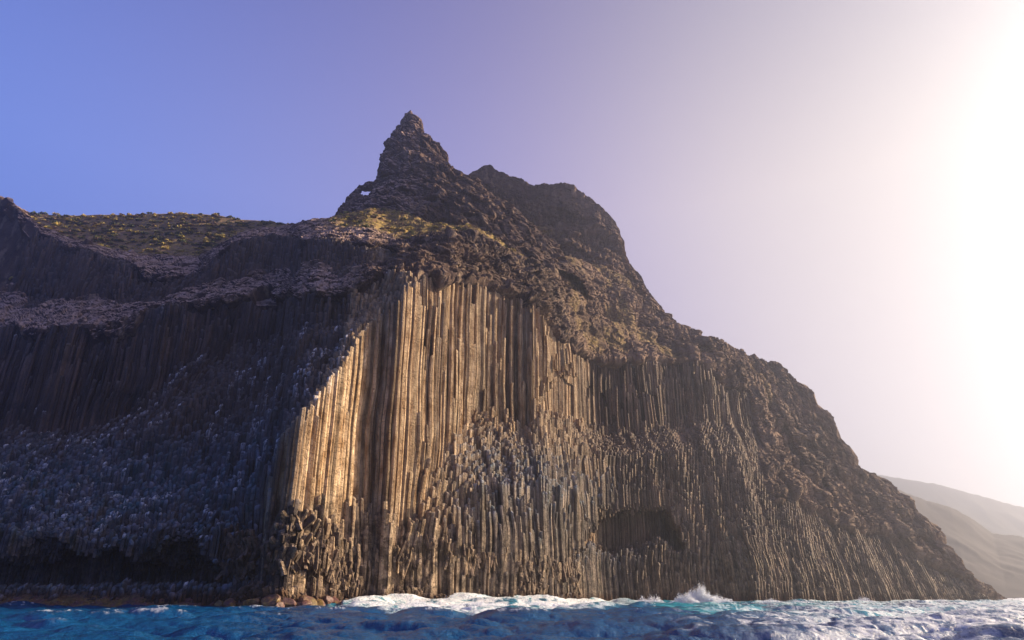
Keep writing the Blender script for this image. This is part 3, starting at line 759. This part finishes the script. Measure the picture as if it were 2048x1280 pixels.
# ---------------------------------------------------------------- far hills across the bay
def far_ridge(pts, yc, yf, seed, label):
    us, vs = zip(*pts); u = np.arange(us[0], us[-1], 3.); v = np.interp(u, us, vs)
    T = np.linspace(0, 1, 60)[:, None]
    xs, _, zs = pt(u, v, yc+0*u)
    y = yf+(yc-yf)*T+0*u; x = (xs/yc)[None, :]*y*1.0
    z = zs[None, :]*(T**1.15)
    L_ = yc/60
    z = z + np.minimum(T*3, 1)*(.9*zs.max()*.09)*(ridged3(x/(L_*5), y/(L_*9), 0, 5, seed)-.4)*.45*(1-.8*T**4)
    z = np.maximum(z, -3+0*z); z[0] = -4
    z[-1] += 1.2*fbm2(xs/L_*2, 0*xs, 4, seed+5)*yc/900
    xb = x[-1:]*1.3; yb = y[-1:]+yc*.5; zb = z[-1:]*0-4
    P = np.stack([np.concatenate([x, xb]), np.concatenate([y, yb]), np.concatenate([z, zb])], -1)
    o = mesh_quads('hills', P.reshape(-1, 3), grid_quads(*P.shape[:2]), mat=M_FAR, smooth=True)
    tag(o, label, kind='structure')
M_FAR, t_, b_ = new_mat('far_hills')
g_ = N(t_, 'ShaderNodeNewGeometry')
t_.links.new(mixc(t_, noise_n(t_, g_.outputs['Position'], .02, 5, .6), (.02, .015, .017, 1), (.045, .034, .036, 1)), b_.inputs['Base Color']); b_.inputs['Roughness'].default_value = 1
far_ridge([(1560,850),(1660,905),(1760,962),(1800,980),(1850,1000),(1900,1014),(1940,1034),(1985,1066),(2020,1070),(2060,1076),(2200,1112),(2500,1160)], 1150, 760, 5, 'hazy brown ridge sloping down behind the right end of the cliff')
far_ridge([(1500,880),(1600,915),(1700,942),(1755,950),(1800,956),(1880,970),(1960,991),(2048,1014),(2300,1062),(2700,1130)], 2500, 1900, 8, 'palest and farthest ridge at the right edge')

# ---------------------------------------------------------------- scrub
def shrub_mesh(name, mat, seed, n=150):
    r = np.random.default_rng(seed)
    V, Q = [], []
    for i in range(n):
        th = r.uniform(0, 2*math.pi); ph = math.acos(r.uniform(0, 1)); rad = r.uniform(.6, 1.0)*(1+.18*math.sin(3*th+seed))
        c = np.array([math.cos(th)*math.sin(ph)*rad, math.sin(th)*math.sin(ph)*rad, .62*math.cos(ph)*rad+.05])
        s = r.uniform(.10, .20); a = r.normal(size=3); a /= np.linalg.norm(a); b = np.cross(a, r.normal(size=3)); b /= np.linalg.norm(b)
        k = len(V); V += [c-a*s-b*s*.6, c+a*s-b*s*.6, c+a*s*.8+b*s*.7, c-a*s*.8+b*s*.7]; Q.append([k, k+1, k+2, k+3])
    me = bpy.data.meshes.new(name); me.from_pydata([tuple(p) for p in V], [], Q); me.materials.append(mat); return me, np.array(V), np.array(Q)
M_L1 = leaf_mat('scrub_yellow', (.22, .18, .035, 1), (.50, .38, .09, 1))
M_L2 = leaf_mat('scrub_green', (.035, .050, .014, 1), (.12, .13, .030, 1))
M_L3 = leaf_mat('scrub_dry', (.085, .055, .035, 1), (.19, .125, .075, 1))
SH = [shrub_mesh('shrub', m, 40+i) for i, m in enumerate((M_L1, M_L2, M_L3, M_L1, M_L2))]
def scatter():
    r = np.random.default_rng(5); pr = r.random
    P = HILL['P']; nr, nc = P.shape[:2]; cand = []
    for i in range(3400):
        a = r.integers(0, nc-1); b = int(nr*(r.random()**.9)); b = min(b, nr-1)
        p = P[b, a]; u = HILL['u'][a]
        if fbm2(p[0]/11, p[1]/11, 3, 611) + .35*r.normal() < -.24: continue
        s = .7+1.6*r.random()**1.6
        cand.append((p, s, 0, u, b/nr))
    o = bpy.data.objects['hillside']; n = len(o.data.vertices); co = np.empty(n*3, np.float32); o.data.vertices.foreach_get('co', co); co = co.reshape(-1, 3)
    vg = np.empty(n, np.float32); o.data.attributes['veg'].data.foreach_get('value', vg)
    idx = np.where(vg > .55)[0]
    idx = idx[(co[idx, 0] < 60)]
    for i in r.choice(idx, 420, replace=False): cand.append((co[i], r.uniform(.7, 1.7), 1, 0, 0))
    vis = []
    cand.sort(key=lambda c: -c[1]/c[0][1])
    first = {}
    rest = {0: [], 1: [], 2: []}
    cnt = 0
    for p, s, z, u, tb in cand:
        q = pr()
        kind = (0 if q < .42 else 1 if q < .72 else 2) if z == 0 else (0 if q < .3 else 1 if q < .62 else 2)
        if cnt < 290 and (z == 1 or tb > .35):
            if kind == 2 and s > 1.6: kind = 1
            me = SH[kind if kind == 2 or pr() < .5 else kind+3][0]
            ob = bpy.data.objects.new('shrub', me); C.objects.link(ob)
            ob.location = Vector([float(c) for c in p])-Vector((0, 0, .15)); ob.rotation_euler = (0, 0, pr()*6.28); ob.scale = (s, s, s*r.uniform(.7, 1.1))
            col = ('rounded yellow-green shrub', 'dark green shrub', 'dry brown shrub')[kind]
            if z == 0:
                row = 'on the skyline' if tb > .9 else 'just below the skyline' if tb > .75 else 'halfway down' if tb > .55 else 'low down'
                part_ = 'sunlit left end' if u < 180 else 'left part' if u < 320 else 'middle' if u < 460 else 'right part' if u < 600 else 'right end'
                size = 'large ' if s > 1.75 else '' if s > 1.2 else 'small '
                tag(ob, size+col+' '+row+', '+part_+' of the left hillside', 'shrub', (size+col+'s '+row+', '+part_+' of the left hillside'))
            else: tag(ob, col+' on the '+('left' if p[0] < -55 else 'right' if p[0] > -15 else 'middle')+' of the knoll below the rock spire', 'shrub', col+'s on the knoll below the spire, '+('left' if p[0] < -55 else 'right' if p[0] > -15 else 'middle'))
            cnt += 1
        else: rest[kind].append((p, s))
    for kind, L_ in rest.items():
        if not L_: continue
        me, V, Q = SH[kind]; n = len(L_); VV = []; ang = r.uniform(0, 6.28, n)
        for (p, s), a in zip(L_, ang):
            c, s_ = math.cos(a), math.sin(a); R_ = np.array([[c, s_, 0], [-s_, c, 0], [0, 0, 1]])
            VV.append(V@R_*s+np.array(p)-[0, 0, .15])
        QQ = np.concatenate([Q+i*len(V) for i in range(n)])
        o = mesh_quads('scrub', np.concatenate(VV), QQ, mat=(M_L1, M_L2, M_L3)[kind]); tag(o, 'low '+('yellow-green', 'dark green', 'dry brown')[kind]+' scrub scattered over the clifftop slopes', 'scrub', kind='stuff')
scatter()

# ---------------------------------------------------------------- boulders
def boulder_mesh(seed, mat, n=3):
    import bmesh
    bm = bmesh.new(); bmesh.ops.create_icosphere(bm, subdivisions=n, radius=1)
    co = np.array([v.co[:] for v in bm.verts]); r = np.random.default_rng(seed)
    # facets: clip by a few planes, then roughen
    for _ in range(9):
        d = r.normal(size=3); d /= np.linalg.norm(d); h = r.uniform(.42, .78); k = co@d; over = np.maximum(k-h, 0); co -= over[:, None]*d*.9
    nn = co/np.linalg.norm(co, axis=1, keepdims=True); co += nn*(.10*fbm3(co[:, 0]*2.2+seed, co[:, 1]*2.2, co[:, 2]*2.2, 4, seed, .6))[:, None]
    for v, c in zip(bm.verts, co): v.co = c
    me = bpy.data.meshes.new('boulder'); bm.to_mesh(me); bm.free(); me.materials.append(mat); return me
def wet_rock():
    m, t, b = new_mat('wet_rock'); g = N(t, 'ShaderNodeNewGeometry'); pos = g.outputs['Position']
    n1 = noise_n(t, pos, .9, 5, .7); n2 = noise_n(t, pos, .35, 4, .6)
    base = mixc(t, mrange(t, n1, .35, .65), (.022, .015, .012, 1), (.15, .095, .06, 1))
    sz = N(t, 'ShaderNodeSeparateXYZ'); t.links.new(pos, sz.inputs[0])
    low = mrange(t, math_(t, 'ADD', sz.outputs['Z'], math_(t, 'MULTIPLY', n2, 3.)), 3.4, 4.8, 1., 0.)
    weed = mixc(t, mrange(t, n1, .4, .6), (.10, .055, .012, 1), (.25, .165, .03, 1))
    red = mixc(t, mrange(t, n1, .4, .6), (.10, .03, .03, 1), (.16, .07, .06, 1))
    weed = mixc(t, mrange(t, n2, .42, .58), red, weed)
    base = mixc(t, math_(t, 'MULTIPLY', low, .8), base, weed)
    t.links.new(base, b.inputs['Base Color']); b.inputs['Roughness'].default_value = .45
    bp = N(t, 'ShaderNodeBump'); bp.inputs['Strength'].default_value = .7; bp.inputs['Distance'].default_value = .3
    t.links.new(noise_n(t, pos, 2.2, 6, .7), bp.inputs['Height']); t.links.new(bp.outputs[0], b.inputs['Normal']); return m
M_WET = wet_rock()
BM = [boulder_mesh(i+1, M_WET) for i in range(5)]
def boulders():
    r = np.random.default_rng(12)
    spots = [(575,1.9,2.2),(598,1.4,3.6),(618,2.5,2.6),(641,1.7,4.4),(652,2.3,2.5),(672,2.0,4.2),(690,1.5,2.2),(560,1.6,5.0),(540,2.4,3.0),(520,1.7,2.4),(505,2.1,4.0),(484,1.5,2.6),
             (632,1.2,1.2),(664,1.1,1.4),(706,1.6,3.4),(586,1.1,1.0),(465,2.0,3.4),(440,1.6,2.6),(716,1.0,2.0),(610,1.5,5.4),(682,1.4,5.0)]
    for i, (u, s, dy) in enumerate(spots):
        a = a_of(u, 1205); y = float(np.interp(a, LA[0], LY[0]))-dy
        ob = bpy.data.objects.new('boulder', BM[i % 5]); C.objects.link(ob)
        ob.location = (a*y, y, .15+s*.25+.12*(5-dy)*.4); ob.rotation_euler = (r.uniform(-.5, .5), r.uniform(-.5, .5), r.uniform(0, 6)); ob.scale = (s*1.25, s, s*r.uniform(.7, .95))
        NTH = ['first', 'second', 'third', 'fourth', 'fifth', 'sixth', 'seventh', 'eighth', 'ninth', 'tenth', 'eleventh', 'twelfth', 'thirteenth', 'fourteenth', 'fifteenth', 'sixteenth']
        if u > 550:
            q = sorted([p[0] for p in spots if p[0] > 550], reverse=True).index(u)
            tag(ob, ('big ' if s > 1.8 else 'small ' if s < 1.25 else '')+'wet weedy boulder at the sunlit cliff corner, '+NTH[q]+' leftwards from the white foam', 'boulder', 'weedy boulders at the foot of the cliff corner')
        else:
            q = sorted([p[0] for p in spots if p[0] <= 550]).index(u)
            tag(ob, 'dark wet boulder in shade below the left cliff, '+NTH[q]+' from the left of its row', 'boulder', 'shaded boulders at the foot of the left cliff')
boulders()
def outcrops():
    ms = [boulder_mesh(60+i, M_CRUST, 4) for i in range(4)]
    L_ = [(178, 8, 2.7, 1.1, 'pale square block of rock jutting from the left cliff rim below the scrubby hillside'),
          (266, 8, 2.2, .9, 'smaller pale knob of rock on the sagging part of the left cliff rim'),
          (243, 8, 1.4, .9, 'low dark lump of rock between the two pale blocks on the left cliff rim'),
          (905, 7, 3.6, 1.5, 'tall jagged rock outcrop on the brow above the middle of the sunlit columns'),
          (938, 7, 3.4, 1.2, 'tan rock outcrop leaning against the jagged one above the sunlit columns'),
          (980, 7, 2.6, 1.0, 'low brown rock lump on the brow right of the two outcrops above the columns'),
          (1105, 7, 3.2, 1.1, 'broad weathered rock outcrop on the brow right of the sunlit column wall'),
          (1432, 9, 2.4, .9, 'small dark rock knob on the right skyline halfway down the slope'),
          (1520, 9, 2.6, .9, 'rock knob on the right skyline below the halfway knob'),
          (22, 7, 3.4, .9, 'dark rock block crowning the high point of the cliff at the left edge')]
    for i, (u, k, s_, st_, lab) in enumerate(L_):
        v = float(np.interp(u, US, [ST[q][k][0] for q in US])); a = float(a_of(u, v))
        y = float(np.interp(a, LA[k], LY[k])); z = float(np.interp(a, LA[k], LZ[k])); x = a*y; x += float(shear_s(np.array(x)))*z
        ob = bpy.data.objects.new('rock_outcrop', ms[i % 4]); C.objects.link(ob)
        ob.location = (x, y-float(warp(np.array(x), np.array(y)))*.8-1.0, z+s_*.15); ob.rotation_euler = (.2*math.sin(i*3), .25*math.cos(i*5), i*1.7); ob.scale = (s_*1.15, s_, s_*st_)
        tag(ob, lab, 'rock')
outcrops()
def shore():
    u = np.arange(-420, 735, 1.3); a = a_of(u, 1205); Y0 = np.interp(a, LA[0], LY[0])
    T = np.linspace(0, 1, 44)[:, None]
    y = Y0[None, :]-5+11*T; x = a[None, :]*y
    top = 3.6+1.2*fbm2(x[:1]/9, 0*x[:1], 3, 71)
    z = -2.2+(top+2.2)*T**.75
    fade = (1-sstep(u, 690, 730))[None, :]; z = z*fade-3*(1-fade)
    cell = ridged3(x/2.6, y/2.6, z/2.2, 4, 73, .6)
    y = y-1.1*cell; z = z+.55*fbm3(x/1.7, y/1.7, z/1.7, 4, 75, .6)
    P = np.stack([x, y, z], -1).reshape(-1, 3)
    o = mesh_quads('shore', P, grid_quads(*x.shape), mat=M_WET); tag(o, 'low weed covered rock shelf along the foot of the left cliff', kind='structure')
shore()

# ---------------------------------------------------------------- sea
FR = [(-400,400),(600,400),(680,168),(705,150),(722,128),(780,112),(850,104),(930,98),(1000,97),(1060,102),(1110,116),(1180,140),(1260,165),(1330,200),(1500,235),(1700,265),(1900,290),(2100,300)]
def waves(x, y):
    r = np.random.default_rng(3); z = 0*x; dx = 0*x; dy = 0*x
    d = np.hypot(x, y)
    for i in range(46):
        L_ = 1.2*1.075**i
        th = r.normal(-1.75, .75); k = 2*math.pi/L_; A = .026*L_**.68
        kx, ky = math.cos(th)*k, math.sin(th)*k; ph = r.uniform(0, 6.28)
        warpn = .6*noise2(x/(L_*3)+i, y/(L_*3), 300+i)
        p = kx*x+ky*y+ph+warpn*2
        att = 1-sstep(d, 70*L_/1.3, 150*L_/1.3)
        amp_mod = .55+.75*noise2(x/(L_*4)+5*i, y/(L_*4), 200+i)
        z = z+A*att*np.sin(p)*amp_mod; dx = dx-A*.85*att*math.cos(th)*np.cos(p)*amp_mod; dy = dy-A*.85*att*math.sin(th)*np.cos(p)*amp_mod
    return z, dx, dy
def sea():
    na = 900
    az = np.concatenate([np.radians(np.linspace(-60, -41, 40)), np.radians(np.linspace(-40.5, 40.5, na)), np.radians(np.linspace(41, 60, 40))])
    e = np.linspace(0, 1, 620); r = 26*np.exp(e*math.log(700/26)); r = np.concatenate([[4, 12, 19], r, 700*np.exp(np.linspace(.02, 1, 40)*math.log(9000/700))])
    R_, A_ = np.meshgrid(r, az, indexing='ij'); x = R_*np.sin(A_); y = R_*np.cos(A_)
    z, dx, dy = waves(x, y)
    a = x/np.maximum(y, 1); u = 1024+a*(FPX*1.02)
    yc = np.interp(a, LA[0], LY[0]); yf = np.interp(u, [p[0] for p in FR], [p[1] for p in FR])
    inside = sstep(y, yf-3, yf+10)*(u > 640)*(1-sstep(y, yc+5, yc+12)*(a < .78))
    run = fbm2(x/9, y/16, 4, 401); fine = fbm2(x/1.6, y/3.0, 5, 402, .65); str_ = 1-np.abs(fbm2(x/5, y/5, 4, 403, .6))*4; str2 = 1-np.abs(fbm2(x/1.3, y/2.4, 4, 407, .62))*4
    # wash piling up at the cliff foot
    close = sstep(y, yc-26, yc-3)*(a < .79)*(u > 700)
    surge = sstep(y, yc-58, yc-4)*(a < .79)*sstep(u, 690, 740)*(1-sstep(u, 1060, 1300))
    heap = close*(.6+.5*noise2(x/7, y/7, 404))*(.55+.45*(1-sstep(u, 1200, 1400))) + surge*(1.5+.5*noise2(x/11, y/14, 405))
    swell = .45*np.exp(-((y-yf-9)/9)**2)*sstep(u, 690, 760)*(1-sstep(u, 1250, 1500))*(y < yc)
    z = z+heap+swell+.25*inside*fine
    wash = (1-sstep(u, 1150, 1330))*sstep(u, 690, 720)
    foam_and_glint = inside*wash*sstep(.55*run+.55*fine+.35*str_+.30*sstep(y, yf+20, yf+60) - .0, -.05, .35)
    edge = inside*wash*np.exp(-((y-yf-6)/5)**2)*sstep(fine+run, -.35, .1)
    foam_and_glint = np.maximum(foam_and_glint, .9*edge)
    shore_ = close*sstep(fine+.5*run+close*.9, .35, .75)
    foam_and_glint = np.maximum(foam_and_glint, shore_)
    # whitecaps on crests
    mic = fbm2(x/.55, y/.9, 4, 406, .7)
    caps = sstep(z+.35*fine+.25*run+.55*mic, .95, 1.25)*(1-inside)*sstep(mic+.5*fine, -.05, .25)
    capm = (sstep(u, 850, 1500)*.3+.6)*sstep(np.hypot(x, y), 40, 110)
    foam_and_glint = np.maximum(foam_and_glint, caps*capm)
    right_glint = sstep(u+30*fine, 1250, 1560)*sstep(y, 20, 45)*(y < 9e3)
    glint_lace = np.maximum(sstep(str_+.5*fine+.3*run, .62, .95), sstep(u, 1350, 1750)*sstep(str2+.45*run, -.1, .45)*.85)
    foam_and_glint = np.maximum(foam_and_glint, right_glint*glint_lace*.85*(y < 900))  # white lace at right: sky reflection and glitter painted in as foam
    turq = np.clip(np.maximum(inside*(.45+.6*run+.3*fine), .8*inside*close), 0, 1)
    turq = np.maximum(turq, .75*sstep(u, 1200, 1330)*sstep(y, 75, 120)*sstep(run+.4*fine, -.2, .25)*(1-sstep(u, 1800, 2100)))
    dd_ = np.hypot(x, y); z = z + (.10*mic+.06*fine)*(1-sstep(dd_, 90, 220))
    P = np.stack([x+dx, y+dy, z], -1).reshape(-1, 3)
    m, t, b = new_mat('sea_water'); g = N(t, 'ShaderNodeNewGeometry'); pos = g.outputs['Position']
    fo, tu = attr(t, 'foam_and_glint'), attr(t, 'turq')  # foam also carries the glitter painted on the right
    deep = mixc(t, noise_n(t, pos, .05, 3, .5), (.001, .034, .10, 1), (.002, .085, .24, 1))
    base = mixc(t, tu, deep, (.02, .34, .42, 1))
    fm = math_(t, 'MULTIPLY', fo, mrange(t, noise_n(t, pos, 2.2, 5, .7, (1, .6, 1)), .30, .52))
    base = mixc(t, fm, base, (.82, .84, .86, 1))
    t.links.new(base, b.inputs['Base Color']); t.links.new(mrange(t, fm, 0, 1, .10, .7), b.inputs['Roughness'])
    b.inputs['IOR'].default_value = 1.33; b.inputs['Specular IOR Level'].default_value = .6
    bp = N(t, 'ShaderNodeBump'); bp.inputs['Strength'].default_value = .7; bp.inputs['Distance'].default_value = .35
    t.links.new(math_(t, 'ADD', math_(t, 'ADD', noise_n(t, pos, 1.6, 6, .65), math_(t, 'MULTIPLY', noise_n(t, pos, 5., 4, .7, (1, .7, 1)), .35)), math_(t, 'MULTIPLY', fm, .5)), bp.inputs['Height']); t.links.new(bp.outputs[0], b.inputs['Normal'])
    o = mesh_quads('sea', P, grid_quads(*x.shape)[:, ::-1], mat=m, attrs={'foam_and_glint': foam_and_glint.ravel(), 'turq': turq.ravel()}, smooth=True)
    tag(o, 'choppy deep blue sea with turquoise wash and white foam at the cliff foot', kind='structure')
sea()

# breaking spray: thousands of small drops and clots
def spray(plumes, name, label):
    r = np.random.default_rng(8)
    T = np.array([[1, 0, -.3], [-.5, .87, -.3], [-.5, -.87, -.3], [0, 0, 1]]); F = np.array([[0, 2, 1], [0, 1, 3], [1, 2, 3], [2, 0, 3]])
    V = []; n = 0; fs = []
    for (u, y, w, h, cnt, lean) in plumes:
        a = float(a_of(u, 1200)); x0 = a*y
        for i in range(cnt):
            ang = float(np.clip(r.normal()*.45, -1, 1)); e_ = .5+.5*math.cos(math.pi*ang)
            rag = .72+.28*math.sin(ang*23+u)*math.sin(ang*11+2*u)+.12*r.normal()
            hh = h*e_**1.1*max(rag, .15); q = r.random()**.8
            px = x0+ang*w+lean*q*h+r.normal()*.15; pz = q*hh+.2+r.normal()*.06
            py = y+r.normal()*.9
            s = r.uniform(.04, .15)*(1.6-1.0*q)
            M = T*s*r.uniform(.7, 1.3, 3); th = r.uniform(0, 6.28); c, s_ = math.cos(th), math.sin(th)
            V.append(M@np.array([[c, s_, 0], [-s_, c, 0], [0, 0, 1]])+[px, py, pz]); fs.append(F+n); n += 4
    m, t, b = new_mat('spray'); b.inputs['Base Color'].default_value = (.85, .87, .9, 1); b.inputs['Roughness'].default_value = .6
    b.inputs['Transmission Weight'].default_value = 0.0; b.inputs['Subsurface Weight'].default_value = .0
    o = mesh_quads(name, np.concatenate(V), np.concatenate(fs), mat=m); tag(o, label, 'sea spray', kind='stuff')
spray([(1396,262,9,6.8,15000,.15),(1372,258,7,4.2,5000,-.1),(1432,264,9,3.0,5000,.3),(1310,255,5,3.4,1500,-.1),(1288,255,3.5,2.8,900,-.2)], 'spray', 'white wave breaking into a plume of spray against the right cliff foot')
spray([(1540,285,7,1.8,1200,.2),(1725,325,6,2.6,1400,.2),(1590,290,8,1.2,900,0),(1880,360,8,1.4,900,0),(830,165,9,1.6,1800,.1),(960,170,12,1.5,2200,.1),(1080,178,12,1.5,2000,0),(760,160,7,1.4,1200,0),(1180,215,12,1.3,1200,0)], 'spray', 'low line of surf spray along the foot of the cliff')

# ---------------------------------------------------------------- sea haze
def haze():
    x0, x1, y0, y1, z0, z1 = -700, 4300, -60, 3700, -6, 440
    V = [(x, y, z) for z in (z0, z1) for (x, y) in ((x0, y0), (x1, y0), (x1, y1), (x0, y1))]
    F = [(0, 3, 2, 1), (4, 5, 6, 7), (0, 1, 5, 4), (1, 2, 6, 5), (2, 3, 7, 6), (3, 0, 4, 7)]
    me = bpy.data.meshes.new('haze'); me.from_pydata(V, [], F); o = bpy.data.objects.new('haze', me); C.objects.link(o)
    m = bpy.data.materials.new('haze'); m.use_nodes = True; t = m.node_tree; t.nodes.clear()
    p = N(t, 'ShaderNodeVolumePrincipled'); p.inputs['Color'].default_value = (.66, .73, .96, 1); p.inputs['Density'].default_value = HAZE_D; p.inputs['Anisotropy'].default_value = HAZE_G
    ou = N(t, 'ShaderNodeOutputMaterial'); t.links.new(p.outputs[0], ou.inputs['Volume']); me.materials.append(m)
    tag(o, 'pale sea haze in the air', 'haze', kind='stuff')
HAZE_D = 0.00031; HAZE_G = 0.76
haze()
